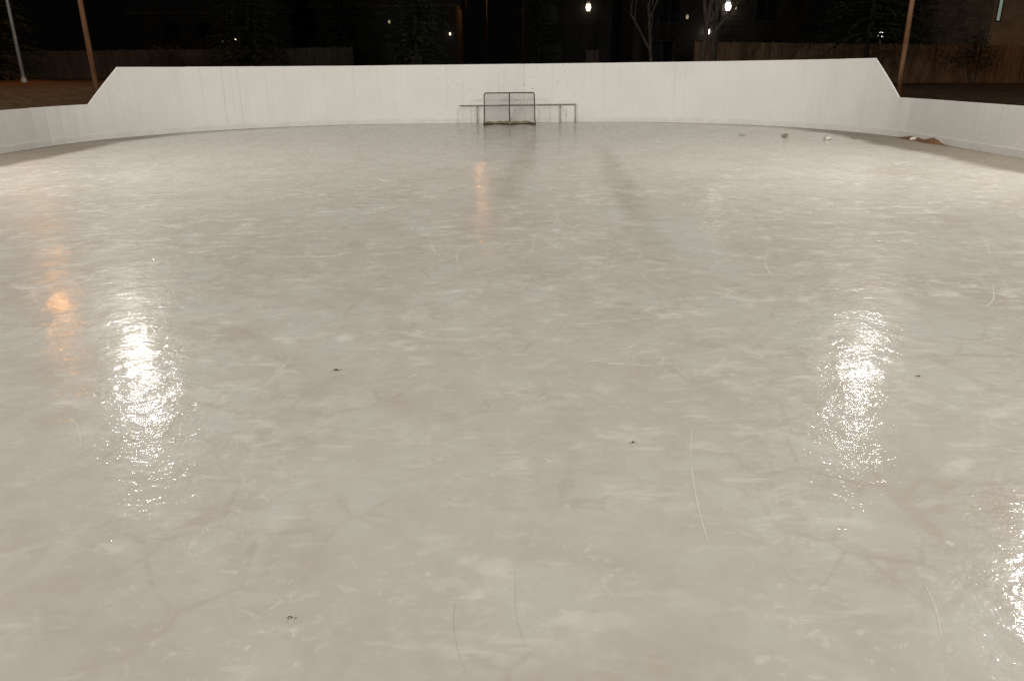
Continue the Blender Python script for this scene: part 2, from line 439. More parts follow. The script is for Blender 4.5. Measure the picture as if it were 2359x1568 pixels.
MARKS = [
    (9,[(0.295,9.323),(0.258,8.651),(0.206,8.253),(0.03,7.806),(-0.132,7.562),(-0.288,7.394),(-0.419,7.261)]),
    (8,[(0.979,9.226),(0.583,8.687),(0.206,8.253)]),
    (9,[(-0.326,8.578),(-0.55,8.538),(-0.589,8.104),(-0.525,7.58),(-0.415,7.186)]),
    (11,[(0.655,11.153),(0.66,10.514),(0.546,9.683)]),
    (10,[(0.895,12.766),(0.8,12.051),(0.557,11.506)]),
    (9,[(-0.986,9.042),(-0.927,8.608),(-0.816,8.255),(-0.707,7.973)]),
    (10,[(1.312,7.378),(1.297,7.113),(1.353,6.896),(1.447,6.723)]),
    (7,[(1.169,6.904),(1.27,6.536)]),
    (16,[(-0.857,5.606),(-0.641,5.438),(-0.426,5.343)]),
    (14,[(0.517,4.92),(0.612,4.917)]),
    (24,[(0.66,4.867),(0.768,4.864)]),
    (20,[(0.819,4.844),(0.975,4.813)]),
    (9,[(1.053,4.021),(0.934,3.547),(0.87,3.178),(0.836,2.837),(0.84,2.659)]),
    (10,[(-0.469,6.511),(-0.629,6.336),(-0.815,6.171)]),
    (9,[(2.93,8.4),(2.672,7.789),(2.556,7.251),(2.579,7.003)]),
    (9,[(4.495,6.844),(4.171,6.286),(3.908,6.017)]),
    (9,[(5.526,8.731),(5.208,8.07)]),
    (8,[(1.606,2.471),(1.575,2.332),(1.513,2.171)]),
    (8,[(-3.534,8.081),(-3.367,7.34),(-2.955,6.174),(-2.79,5.709)]),
    (8,[(-2.637,4.103),(-2.505,3.954),(-2.358,3.71)]),
    (12,[(0.195,4.519),(-0.03,4.385),(-0.269,4.258)]),
    (7,[(-1.58,5.177),(-1.586,4.757),(-1.612,4.463)]),
    (8,[(-1.538,3.691),(-1.55,3.794),(-1.487,3.664)]),
    (14,[(0.818,5.146),(0.919,5.282)]),
    (12,[(-1.022,5.648),(-0.769,5.535),(-0.423,5.374)]),
    (8,[(-1.01,9.078),(-0.876,8.48),(-0.733,7.949)]),
]
for wd, pts in MARKS:
    mb = MB(); ribbon(mb, smooth_line(pts, 10), wd*0.00125); mb.build('skate_mark', M['scratch'], ice)
GROOVES = [(4,[(-0.214,2.463),(-0.229,2.313),(-0.201,2.134),(-0.157,2.012)]), (4,[(0.0,2.625),(0.006,2.31),(0.042,2.13)]),
           (12,[(-2.75,4.40),(-2.608,4.456),(-2.468,4.452),(-2.30,4.53)]), (12,[(-2.657,4.727),(-2.56,4.80),(-2.45,4.90)])]
for wd, pts in GROOVES:
    mb = MB(); ribbon(mb, smooth_line(pts, 10), wd*0.001); mb.build('groove', M['crack'], ice)
mb = MB(); rnd = random.Random(3)
for i in range(900):
    y = 3.2 + 20*rnd.random()**1.25; x = (rnd.random()*2-1)*(1.2+0.62*y)
    a = rnd.uniform(0, 6.28); L_ = rnd.uniform(0.15, 0.9)*(0.6+0.08*y); cv = rnd.uniform(-1.6, 1.6)
    pts = []
    for k in range(9):
        pts.append((x, y)); x += math.cos(a)*L_/8; y += math.sin(a)*L_/8; a += cv/8
    if outside(x, y) < -0.3: ribbon(mb, pts, rnd.uniform(0.003, 0.008)*(0.7+0.06*y), 0.0007)
o = mb.build('fine_skate_scratches', M['scratch_fine'], ice); o['kind'] = 'stuff'

# ---- rink boards
boards = empty('rink_boards', (CX, EY, 0))
inv = Vector((-CX, -EY, 0))
tag(boards, 'white painted hockey rink boards curving round the far end, taller behind the goal', 'rink boards')
def panel(s0, s1, name, mat, z0, zt, off, thick, nseg):
    mb = MB()
    ps = [s0+(s1-s0)*i/nseg for i in range(nseg+1)]
    inn = [perim(s, off) for s in ps]; out_ = [perim(s, off+thick) for s in ps]
    V = []
    for s, a, b_ in zip(ps, inn, out_):
        h = zt(s); V.append([(a[0], a[1], z0), (b_[0], b_[1], z0), (b_[0], b_[1], h), (a[0], a[1], h)])
    base = 0
    for q in V: mb.v += [(x-CX, y-EY, z) for x, y, z in q]
    for i in range(nseg):
        a = 4*i; b_ = 4*(i+1)
        for k in range(4):
            k2 = (k+1) % 4; mb.f.append((a+k, a+k2, b_+k2, b_+k))
    mb.f += [(3, 2, 1, 0), tuple(4*nseg+k for k in range(4))]
    return mb.build(name, mat, boards)
breaks = []
def fill(a, b_, wdt):
    n = max(1, round((b_-a)/wdt)); return [a+(b_-a)*i/n for i in range(n)]
for a, b_, wd in ((4.0, S_L0, 2.4), (S_L0, S_L1, 1.3), (S_L1, S_R1, 1.22), (S_R1, S_R0, 1.3), (S_R0, S_END-4.0, 2.4)):
    breaks += fill(a, b_, wd)
breaks.append(S_END-4.0)
rb = random.Random(11)
for i in range(len(breaks)-1):
    a, b_ = breaks[i], breaks[i+1]
    off = 0.0
    dz = rb.uniform(-0.003, 0.003) if top_h((a+b_)/2) in (H_HI, H_LO) else 0
    panel(a+0.0002, b_-0.0002, 'panel', M['board'], 0.004, lambda s, d=dz: top_h(min(max(s, 0), S_END))+d, off, 0.045, 4)
    panel(a+0.001, b_-0.001, 'kick_strip', M['kick'], 0.003, lambda s: 0.17, -0.016, 0.012, 4)

# ---- floodlight poles
def flood(fx, fy, lx, ly, hz, ax, ay, watts, rad, label):
    gz = ground_z(fx, fy)
    t = empty('floodlight_pole', (fx, fy, gz))
    tag(t, label, 'light pole', 'floodlight poles round the rink')
    H = hz-gz
    dx, dy = lx-fx, ly-fy
    p = MB().tube([(0, 0, -0.1), (0, 0, 3), (0, 0, H+0.25)], [rad, rad*0.93, rad*0.8], 12)
    p.build('pole', M['rust_pole'], t, True)
    MB().tube([(0, 0, H+0.05), (dx, dy, H+0.12)], 0.035, 8).build('bracket_arm', M['grey_steel'], t)
    # lamp head: a bowl looking at the ice
    d = Vector((ax-lx, ay-ly, -hz)).normalized()
    q = d.to_track_quat('-Z', 'Y').to_matrix().to_4x4()
    Mx = Matrix.Translation((dx, dy, H)) @ q
    hb = MB(); prof = [(0.0, 0.34), (0.10, 0.33), (0.17, 0.24), (0.20, 0.12), (0.27, 0.0), (0.26, 0.0)]
    n = 18
    for r, z in prof:
        for k in range(n):
            an = 2*math.pi*k/n; hb.v.append(tuple(Mx @ Vector((max(r, 0.001)*math.cos(an), max(r, 0.001)*math.sin(an), z))))
    for i in range(len(prof)-1):
        for k in range(n): hb.f.append((i*n+k, i*n+(k+1) % n, (i+1)*n+(k+1) % n, (i+1)*n+k))
    hd = hb.build('lamp_head', M['housing'], t, True)
    lb = MB(); lb.v = [tuple(Mx @ Vector((0.25*math.cos(2*math.pi*k/n), 0.25*math.sin(2*math.pi*k/n), 0.012))) for k in range(n)]
    lb.f = [tuple(range(n-1, -1, -1))]
    lb.build('lens', M['lens'], hd)
    ld = bpy.data.lights.new('floodlight', 'AREA'); ld.shape = 'DISK'; ld.size = 0.48; ld.energy = watts; ld.color = FLOOD_COL
    lo = bpy.data.objects.new('floodlight', ld); COL.objects.link(lo); lo.parent = t
    lo.matrix_local = Matrix.Translation((dx, dy, H)) @ q @ Matrix.Translation((0, 0, -0.01))
for F in FLOODS: flood(*F)

def street_lamp(x, y, hz, arm, rad, watts, label, mat, lens, face=None):
    gz = ground_z(x, y)
    t = empty('street_lamp', (x, y, gz)); tag(t, label, 'street lamp')
    H = hz-gz
    MB().tube([(0, 0, -0.1), (0, 0, H*0.5), (0, 0, H)], [rad, rad*0.85, rad*0.7], 10).build('pole', mat, t, True)
    MB().tube([(0, 0, -0.05), (0, 0, 0.2)], [rad*1.8, rad*1.5], 10).build('base_collar', M['grey_steel'], t)
    ar = Vector(arm)
    MB().tube([(0, 0, H-0.1), ar*0.5+Vector((0, 0, H+0.22)), ar+Vector((0, 0, H+0.2))], 0.03, 8).build('arm', M['grey_steel'], t)
    hd = MB().box((ar.x, ar.y, H+0.16), (0.30, 0.55, 0.14), math.atan2(ar.y, ar.x)+math.pi/2).build('lamp_head', M['housing'], t)
    MB().tube([(ar.x, ar.y, H+0.085), (ar.x, ar.y, H+0.02)], [0.13, 0.09], 12).build('lens', lens, hd)
    ld = bpy.data.lights.new('sodium_light', 'SPOT'); ld.energy = watts; ld.color = (1.0, 0.40, 0.10); ld.shadow_soft_size = 0.14
    ld.spot_size = R_(165); ld.spot_blend = 0.6
    lo = bpy.data.objects.new('sodium_light', ld); COL.objects.link(lo); lo.parent = t
    lo.location = (ar.x, ar.y, H-0.16)
    if face:      # second light added to the lamp, aimed low for the streak on the ice
        la = bpy.data.lights.new('sodium_streak_light', 'AREA'); la.shape = 'DISK'; la.size = 0.28; la.energy = face; la.color = (1.0, 0.40, 0.10)
        lo = bpy.data.objects.new('sodium_streak_light', la); COL.objects.link(lo); lo.parent = t
        lo.location = (ar.x, ar.y-0.30, H-0.05); lo.rotation_euler = (R_(-80), 0, 0)
street_lamp(-23.2, 38.4, 10.4, (-0.45, -0.4, 0), 0.085, 1700, 'thin grey steel street lamp standing on the brown grass at far left', M['grey_steel'], M['lens_o'])
street_lamp(34.0, 37.0, 9.5, (-0.9, 0.6, 0), 0.085, 850, 'grey steel street lamp beyond the right edge of the picture, before the brown fence', M['grey_steel'], M['lens_o'])
street_lamp(-1.95, 75.0, 9.2, (-0.85, -0.6, 0), 0.07, 250, 'thin reddish lamp post far behind the goal, right of the spruce', M['dark_rust'], M['lens_o'], 26)

# ================================================================== goal and rail
GY = 29.0
goal = empty('hockey_goal', (0.0, GY, 0.0), -0.012)
tag(goal, 'dark pipe hockey goal with grey net at the far end of the ice', 'hockey goal')
GW, GH = 0.915, 1.14
def base_curve(k, depth, cusp):     # k -1..1 -> back frame drawn like a figure three lying on its side
    a = abs(k)
    x = k*GW*(1.0 + 0.05*math.sin(math.pi*a))
    if a < 0.5:
        y = cusp + (depth-cusp)*math.sin(math.pi*a)
    else:
        y = depth*math.sin(math.pi*a)**0.75 if a < 1 else 0.0
    return x, y
for sgn in (-1, 1):
    MB().tube([(sgn*(GW+0.035), -0.01, 0.0), (sgn*(GW+0.01), 0, 0.25), (sgn*GW, 0, GH-0.06), (sgn*(GW-0.02), 0, GH-0.015), (sgn*(GW-0.06), 0, GH)], 0.022, 10).build('post', M['dark_steel'], goal, True)
MB().tube([(-(GW-0.05), 0, GH), (0, 0, GH+0.003), (GW-0.05, 0, GH)], 0.022, 10).build('crossbar', M['dark_steel'], goal, True)
MB().tube([(0, 0.10, 0.0), (0, 0.09, GH*0.5), (0, 0.06, GH-0.01)], 0.021, 10).build('centre_bar', M['dark_steel'], goal, True)
N = 48
bc = [base_curve(-1+2*i/N, 0.72, 0.08) for i in range(N+1)]
tc = [base_curve(-1+2*i/N, 0.36, 0.06) for i in range(N+1)]
MB().tube([(x, y, 0.035) for x, y in bc], 0.035, 8).build('base_frame', M['dark_steel'], goal, True)
MB().tube([(x*0.98, y, GH-0.01) for x, y in tc], 0.014, 6).build('top_frame', M['dark_steel'], goal, True)
# canvas skirt along the base, sagging unevenly
sk = MB(); rs = random.Random(5)
hts = [0.11+0.015*math.sin(i*0.5)+rs.uniform(-0.008, 0.012) for i in range(N+1)]
hts = [h_*(1.5 if 20 <= i <= 23 else 1) for i, h_ in enumerate(hts)]
for i in range(N):
    (x0, y0), (x1, y1) = bc[i], bc[i+1]
    sk.quad((x0, y0-0.04, 0.03), (x1, y1-0.04, 0.03), (x1, y1-0.05, hts[i+1]), (x0, y0-0.05, hts[i]))
sk.build('skirt', M['canvas'], goal)
# netting: real cords
nb = MB()
def bpt(u, v):
    i = min(N-1, int(u*N)); f = u*N-i
    bx = bc[i][0]*(1-f)+bc[i+1][0]*f; by = bc[i][1]*(1-f)+bc[i+1][1]*f
    tx = (tc[i][0]*(1-f)+tc[i+1][0]*f)*0.98; ty = tc[i][1]*(1-f)+tc[i+1][1]*f
    sag = 0.03*math.sin(math.pi*v)*math.sin(u*23)
    return (bx*(1-v)+tx*v, by*(1-v)+ty*v + sag, 0.04+(GH-0.05)*v)
NU, NV = 66, 26
for i in range(NU+1): nb.tube([bpt(i/NU, v/5) for v in range(6)], 0.0030, 3, False)
for j in range(1, NV): nb.tube([bpt(u/NU, j/NV) for u in range(NU+1)], 0.0030, 3, False)
for i in range(1, 44):
    k = i/44; x, y = base_curve(-1+2*k, 0.36, 0.06)
    nb.tube([(x*0.98, 0, GH), (x*0.98, y, GH-0.01)], 0.0030, 3, False)
net = nb.build('net', M['net'], goal); net['label'] = 'thin grey cord netting'

# pipe rail standing against the end boards behind the goal
def end_y(x):
    lx, ly = rink_local(x, EY); return EY - sY*lx
rail = empty('pipe_rail', (0.4, end_y(0.4)-0.10, 0), -YAW)
tag(rail, 'low thin grey pipe rail on three posts against the end boards behind the goal', 'rail')
MB().tube([(-2.32, 0, 0.655), (0, 0, 0.66), (2.15, 0, 0.665)], 0.018, 8).build('top_pipe', M['rail'], rail, True)
for x in (-1.64, 1.55, 2.14):
    p = MB().tube([(x, 0, 0.0), (x, 0, 0.65)], 0.017, 8).build('post', M['rail'], rail, True)
for x in (-1.64, 1.55):
    MB().tube([(x, 0, 0.60), (x, 0.10, 0.60)], 0.012, 6).build('wall_tie', M['rail'], rail)

# ================================================================== small things on the ice
def lump(name, loc, size, mat, seed, label, cat, group=None, squash=1.0):
    r = random.Random(seed); bm = bmesh.new(); bmesh.ops.create_icosphere(bm, subdivisions=3, radius=1.0)
    ph = [(r.uniform(0, 6.3), r.uniform(2, 6), Vector((r.uniform(-1, 1), r.uniform(-1, 1), r.uniform(-1, 1)))) for _ in range(9)]
    for v in bm.verts:
        d = 1 + sum(0.075*math.sin(f*v.co.dot(ax_)*1.6+p0) for p0, f, ax_ in ph)
        v.co *= d
        v.co.x *= size[0]/2; v.co.y *= size[1]/2; v.co.z *= size[2]*0.62
        v.co.z = max(v.co.z + size[2]*0.35, 0.001)
    me = bpy.data.meshes.new(name); bm.to_mesh(me); bm.free(); me.materials.append(mat); me.polygons.foreach_set('use_smooth', [True]*len(me.polygons))
    o = bpy.data.objects.new(name, me); COL.objects.link(o); o.location = loc; o.rotation_euler = (0, 0, r.uniform(0, 6))
    return tag(o, label, cat, group)
lump('snow_clump', (8.86, 21.75, 0), (0.30, 0.22, 0.13), M['snow'], 2, 'largest white clump of snow on the ice near the right corner boards', 'snow', 'snow clumps near the right boards')
lump('snow_clump', (8.02, 22.75, 0), (0.24, 0.18, 0.10), M['dirty_snow'], 4, 'small dirty brown snow clump left of the largest clump near the right boards', 'snow', 'snow clumps near the right boards')
lump('snow_clump', (7.0, 23.5, 0), (0.26, 0.18, 0.05), M['snow'], 8, 'flat pale scrap of snow, leftmost of the clumps near the right boards', 'snow', 'snow clumps near the right boards')
lump('snow_clump', (9.70, 22.0, 0), (0.13, 0.10, 0.05), M['dirty_snow'], 9, 'tiny dark scrap of slush between the snow clumps and the right boards', 'snow', 'snow clumps near the right boards')

def leaf(x, y, size, rz, label, seed):
    r = random.Random(seed); mb = MB()
    outl = [(-1, 0), (-0.6, 0.35), (-0.1, 0.5), (0.4, 0.38), (1, 0), (0.4, -0.34), (-0.1, -0.46), (-0.6, -0.3)]
    top = [(px*size+r.uniform(-.1, .1)*size, py*size, 0.005+0.010*abs(py)+0.006*r.random()) for px, py in outl]
    mb.v = top + [(0.0, 0, 0.003)]; n = len(outl)
    mb.f = [(i, (i+1) % n, n) for i in range(n)]
    t = empty('dead_leaf', (x, y, 0), rz); tag(t, label, 'leaf', 'dead leaves on the ice')
    mb.build('blade', M['leaf'], t)
    MB().tube([(size*0.9, 0, 0.006), (size*1.3, 0.004, 0.008), (size*1.7, 0.012, 0.006)], 0.0016, 5).build('stalk', M['leaf'], t)
leaf(-1.20, 4.79, 0.021, 0.1, 'small dark dead leaf on the ice, left of the middle', 1)
leaf(0.65, 3.68, 0.011, 0.8, 'tiny dark leaf scrap on the ice, left of the long white skate mark', 2)
leaf(-0.83, 2.31, 0.007, 1.9, 'tiny reddish leaf scrap on the ice nearest the bottom edge, left of centre', 3)
leaf(2.65, 4.57, 0.011, 2.6, 'tiny dark leaf scrap on the ice beside the right floodlight reflection', 4)

# mound added in place of a gap under the right boards showing lit ground
def gap_mound():
    r = random.Random(12); mb = MB(); n = 44; m = 6
    s0, s1 = S_R0+0.25, S_R0+2.95
    for i in range(n+1):
        u = i/n; s = s0+(s1-s0)*u
        e = 0.07*math.exp(-((u-0.30)/0.18)**2) + 0.115*math.exp(-((u-0.70)/0.13)**2) + 0.02*math.sin(math.pi*u)
        e *= 0.93+0.14*r.random()
        e *= min(1, u*12, (1-u)*12)
        for k in range(m+1):
            v = k/m
            x, y = perim(s, -0.019 - v*(0.10+1.1*e))
            z = e*(1-v)**1.2*(0.9+0.2*r.random())
            mb.v.append((x, y, 0.001+max(0, z)))
    for i in range(n):
        for k in range(m):
            a = i*(m+1)+k; mb.f.append((a, a+m+1, a+m+2, a+1))
    o = mb.build('gap_mound', M['gap_ground'], smooth=True)
    tag(o, 'low brown mound standing in for lit ground seen under the right boards', 'dirt')
gap_mound()
x, y = perim(S_R0+1.35, -0.16)
lump('snow_clump', (x, y, 0), (0.26, 0.14, 0.10), M['snow'], 15, 'white snow scrap lying in the brown mound at the foot of the right boards', 'snow')

# ================================================================== fences
def fence(p0, p1, h0, h1, mat, label, seed, npan):
    t = empty('wooden_fence', (p0[0], p0[1], ground_z(*p0))); tag(t, label, 'fence')
    org = Vector(t.location); r = random.Random(seed)
    d = Vector((p1[0]-p0[0], p1[1]-p0[1], 0)); L_ = d.length; d.normalize(); nrm = Vector((d.y, -d.x, 0))
    rz = math.atan2(d.y, d.x)
    for i in range(npan):
        a = L_*i/npan; b_ = L_*(i+1)/npan; mb = MB()
        np_ = max(6, int((b_-a-0.12)/0.15)); wv = (b_-a-0.12)/np_
        for k in range(np_):
            s = a+0.06+wv*(k+0.5); u = s/L_; P = Vector((p0[0], p0[1], 0))+d*s
            gz = ground_z(P.x, P.y); top = h0+(h1-h0)*u + r.uniform(-.02, .02)
            P += nrm*r.uniform(-0.008, 0.008)
            mb.box((P.x-org.x, P.y-org.y, (gz-0.05+top)/2-org.z), (wv-0.012, 0.022, top-gz+0.05), rz)
        for zz in (0.35, 0.85):
            s = (a+b_)/2; P = Vector((p0[0], p0[1], 0))+d*s - nrm*0.045; gz = ground_z(P.x, P.y); top = h0+(h1-h0)*s/L_
            mb.box((P.x-org.x, P.y-org.y, gz+(top-gz)*zz-org.z), (b_-a-0.12, 0.04, 0.09), rz)
        mb.build('plank_panel', mat, t)
    for i in range(npan+1):
        s = L_*i/npan; P = Vector((p0[0], p0[1], 0))+d*s; gz = ground_z(P.x, P.y); top = h0+(h1-h0)*s/L_+0.06
        MB().box((P.x-org.x, P.y-org.y, (gz-0.1+top)/2-org.z), (0.11, 0.11, top-gz+0.1), rz).build('post', mat, t)
fence((11.6, 50.4), (36.0, 44.2), 3.45, 2.75, M['fence'], 'tall brown wooden fence standing beyond the right corner of the rink', 1, 11)
fence((-36.0, 53.0), (-11.0, 57.0), 3.4, 3.55, M['fence_grey'], 'weathered wooden fence in the dark beyond the left corner of the rink', 2, 10)

# ================================================================== houses in the dark behind
def house(x0, x1, yf, depth, eave, ridge, mat, label, windows, door=None, lamps=(), gable=False):
    xc = (x0+x1)/2; gz = min(ground_z(x0, yf), ground_z(x1, yf))-0.05
    t = empty('house', (xc, yf, gz)); tag(t, label, 'house', 'houses behind the rink')
    hx = (x1-x0)/2; E_ = eave-gz; Rg = ridge-gz
    wb = MB()
    # front wall built of overlapping lap boards, then the other three sides
    n = int(E_/0.30)
    for i in range(n):
        z0 = E_*i/n; z1 = E_*(i+1)/n
        wb.hexa([(-hx, -0.030, z0), (hx, -0.030, z0), (hx, 0.02, z0), (-hx, 0.02, z0), (-hx, -0.006, z1), (hx, -0.006, z1), (hx, 0.02, z1), (-hx, 0.02, z1)])
    wb.box((-hx+0.1, depth/2+0.05, E_/2), (0.2, depth-0.1, E_)); wb.box((hx-0.1, depth/2+0.05, E_/2), (0.2, depth-0.1, E_)); wb.box((0, depth, E_/2), (2*hx-0.5, 0.2, E_))
    for sx in (-1, 1): wb.tri((sx*(hx-0.1), 0.02, E_), (sx*(hx-0.1), depth, E_), (sx*(hx-0.1), depth/2, Rg-0.1))
    wb.build('wall', mat, t)
    rf = MB(); ov = 0.45
    for s_ in (0, 1):
        ya = -ov if s_ == 0 else depth+ov; ym = depth/2
        k = (Rg-E_)/(depth/2); ze = E_-ov*k
        a = [(-hx-ov, ya, ze), (hx+ov, ya, ze), (hx+ov, ym, Rg), (-hx-ov, ym, Rg)]
        if s_: a = a[::-1]
        rf.hexa(a + [(p[0], p[1], p[2]+0.16) for p in a])
    ro = rf.build('roof', M['roof'], t)
    MB().box((hx*0.45, depth*0.55, Rg+0.35), (0.6, 0.5, 1.3)).build('chimney', M['roof'], ro)
    for (wx, wz, ww, wh) in windows:
        X, Z = wx-xc, wz-gz
        fb = MB()
        fb.box((X-ww/2, -0.055, Z), (0.08, 0.06, wh+0.16)); fb.box((X+ww/2, -0.055, Z), (0.08, 0.06, wh+0.16))
        fb.box((X, -0.055, Z+wh/2+0.04), (ww-0.08, 0.06, 0.08)); fb.box((X, -0.06, Z-wh/2-0.04), (ww-0.08, 0.09, 0.08)); fb.box((X, -0.05, Z), (0.05, 0.04, wh))
        wo = fb.build('window', M['trim'], t)
        MB().box((X, -0.033, Z), (ww-0.08, 0.012, wh)).build('pane', M['glass'], wo)
    if door:
        X = door-xc
        do = MB().box((X, -0.05, 1.05+0.05), (0.95, 0.06, 2.1)).build('door', M['door'], t)
        MB().box((X+0.36, -0.10, 1.1), (0.05, 0.05, 0.12)).build('handle', M['trim'], do)
    for (lx, lz, sz, lm, watts, col) in lamps:
        X, Z = lx-xc, lz-gz
        la = MB().box((X, -0.06, Z+sz*0.9), (sz*0.8, 0.07, sz*0.5)).build('wall_lamp', M['housing'], t)
        lb = MB(); lb.tube([(X, -0.17, Z+sz*0.6), (X, -0.17, Z), (X, -0.17, Z-sz*0.6)], [sz*0.35, sz*0.5, sz*0.28], 10)
        lb.build('lamp_glass', M[lm], la)
        if watts:
            ld = bpy.data.lights.new('porch_light', 'POINT'); ld.energy = watts; ld.color = col; ld.shadow_soft_size = 0.1
            lo = bpy.data.objects.new('porch_light', ld); COL.objects.link(lo); lo.parent = t; lo.location = (X, -0.17-sz*0.75, Z-sz*0.2)
    return t
WARM = (1.0, 0.8, 0.5); COOL = (1.0, 0.95, 0.85)
house(8.6, 20.5, 56.2, 9, 7.4, 10.2, M['siding_brown'], 'dark two-storey house with two bright white wall lamps behind the bare trees',
      [(11.0, 5.6, 1.5, 1.4), (17.6, 5.6, 1.5, 1.4), (10.6, 3.0, 1.6, 1.4), (18.2, 3.0, 1.6, 1.4)], 15.4,
      [(14.93, 5.82, 0.38, 'lamp_white', 9, COOL), (13.66, 4.28, 0.28, 'lamp_white', 5, COOL), (12.2, 5.2, 0.2, 'lamp_dim', 0, WARM), (15.45, 5.75, 0.16, 'lamp_dim', 0, WARM)])
house(1.2, 7.8, 62.0, 9, 7.6, 10.0, M['siding_grey'], 'dark house with one warm porch lamp high above the right end of the goal rail',
      [(3.0, 5.8, 1.4, 1.3), (3.2, 3.0, 1.6, 1.4)], 6.4, [(6.0, 6.28, 0.40, 'lamp_warm', 5, WARM)])
house(-15.5, -4.2, 66.0, 9, 7.0, 9.8, M['siding_grey'], 'dark house showing two small lights on either side of the spruce',
      [(-13.2, 5.5, 1.4, 1.3), (-6.5, 5.5, 1.4, 1.3), (-12.8, 3.0, 1.5, 1.4)], -7.6,
      [(-9.56, 5.66, 0.18, 'lamp_dim', 0, WARM), (-4.72, 4.72, 0.15, 'lamp_warm', 1.2, WARM)])
house(-31.0, -18.0, 68.0, 9, 6.8, 9.6, M['siding_brown'], 'dark house at left with two tiny faint lights near its right end',
      [(-28.0, 5.3, 1.4, 1.3), (-25.2, 5.3, 1.4, 1.3), (-27.6, 3.0, 1.6, 1.4)], -24.2,
      [(-23.8, 4.38, 0.11, 'lamp_dim', 0, WARM), (-22.72, 4.55, 0.12, 'lamp_warm', 0.4, WARM)])
hz_ = house(29.6, 41.0, 50.2, 9, 7.0, 9.4, M['siding_tan'], 'tan house rising above the fence at the far right edge of the picture',
      [(33.0, 4.6, 1.6, 1.5), (37.6, 4.6, 1.6, 1.5)], 35.2, [])
wf = MB(); X = 29.95-35.3; Zc = 5.3+0.0
gz5 = hz_.location.z
for dx in (-0.13, 0.13): wf.box((X+dx, -0.06, Zc-gz5), (0.05, 0.05, 1.7))
for dzz in (-0.87, 0.87): wf.box((X, -0.06, Zc-gz5+dzz), (0.31, 0.05, 0.06))
wo = wf.build('stair_window', M['trim'], hz_)
MB().box((X, -0.045, Zc-gz5), (0.21, 0.012, 1.66)).build('lit_pane', M['win_green'], wo)

# yard lamp on a post by the fence
yx, yy = 23.0, 50.3; yz = ground_z(yx, yy)
yl = empty('yard_lamp', (yx, yy, yz)); tag(yl, 'small white globe lamp on a post above the fence, left of the right floodlight pole', 'lamp')
MB().tube([(0, 0, -0.05), (0, 0, 3.72-yz-0.2)], [0.06, 0.045], 10).build('post', M['housing'], yl)
bm = bmesh.new(); bmesh.ops.create_uvsphere(bm, u_segments=16, v_segments=10, radius=0.19)
me = bpy.data.meshes.new('globe'); bm.to_mesh(me); bm.free(); me.materials.append(emit('globe_light', (1.0, 0.93, 0.8), 5))
gl = bpy.data.objects.new('globe', me); COL.objects.link(gl); gl.parent = yl; gl.location = (0, 0, 3.72-yz)
MB().tube([(0, 0, 3.72-yz-0.26), (0, 0, 3.72-yz-0.16)], [0.06, 0.10], 10).build('lamp_collar', M['housing'], yl)

# ================================================================== trees and shrubs
def conifer(x, y, hgt, rad, z_first, label, seed, group=None, name='spruce_tree', dens=1.0):
    r = random.Random(seed); gz = ground_z(x, y)
    t = empty(name, (x, y, gz-0.05)); tag(t, label, 'tree', group)
    MB().tube([(0, 0, 0), (0.03, 0, hgt*0.5), (0, 0.02, hgt)], [0.026*hgt*0.5, 0.016*hgt*0.5, 0.01], 9).build('trunk', M['dark_bark'], t, True)
    mb = MB(); z = z_first
    while z < hgt*0.985:
        f = 1-(z-z_first)/(hgt-z_first); br = rad*(f**0.8)*r.uniform(0.82, 1.08)+0.12
        nb_ = max(5, int((7+8*f)*dens))
        for k in range(nb_):
            a = r.uniform(0, 6.283); L_ = br*r.uniform(0.62, 1.1)
            ca, sa = math.cos(a), math.sin(a); dr = r.uniform(0.12, 0.34)
            ns = max(3, int(L_/0.20))
            for j in range(ns):
                u = (j+0.6)/ns
                px, py, pz = ca*L_*u, sa*L_*u, z-dr*L_*u*u+0.10*L_*u
                wdt = (0.10+0.34*(1-u)*min(1, L_*0.7))
                for q in range(3):
                    da = r.uniform(-1.2, 1.2); ln = r.uniform(0.16, 0.36)*(1.1-0.4*u)+0.05
                    ex = px+math.cos(a+da)*ln; ey_ = py+math.sin(a+da)*ln; ez = pz-r.uniform(0.0, 0.14)
                    hw = r.uniform(0.03, 0.075)
                    nxv, nyv = -math.sin(a+da)*hw, math.cos(a+da)*hw
                    mb.tri((px+nxv, py+nyv, pz+r.uniform(-.02, .05)), (px-nxv, py-nyv, pz), (ex, ey_, ez))
        z += r.uniform(0.16, 0.30)*(0.9 if f > .5 else 1.0)
    mb.build('crown', M['needles'], t)
    return t
conifer(-5.0, 44.0, 13.0, 2.05, 0.35, 'tall dim spruce standing behind the end boards, left of the goal', 21)
conifer(18.1, 41.0, 11.5, 3.3, 2.3, 'broad dim pine with low branches in front of the brown fence', 22, name='pine_tree', dens=1.1)
BG = [(-16.0, 50.5, 13.0, 3.0, 'black conifer left of the spruce, right of the dark house at left', 31),
      (-12.4, 60.0, 14.0, 3.0, 'black conifer standing between the weathered fence and the spruce', 32),
      (-30.5, 47.5, 13.0, 3.2, 'black conifer between the two left poles', 33),
      (-38.5, 50.0, 14.0, 3.4, 'black conifer behind the thin grey street lamp at far left', 34),
      (2.2, 58.0, 13.0, 2.0, 'black conifer above the right part of the goal, left of the warm porch lamp', 35),
      (25.6, 54.5, 14.0, 2.8, 'black conifer behind the brown fence, right of the right floodlight pole', 36)]
for x, y, hgt, rad, lab, sd in BG: conifer(x, y, hgt, rad, 0.5, lab, sd, 'dark conifers behind the rink')

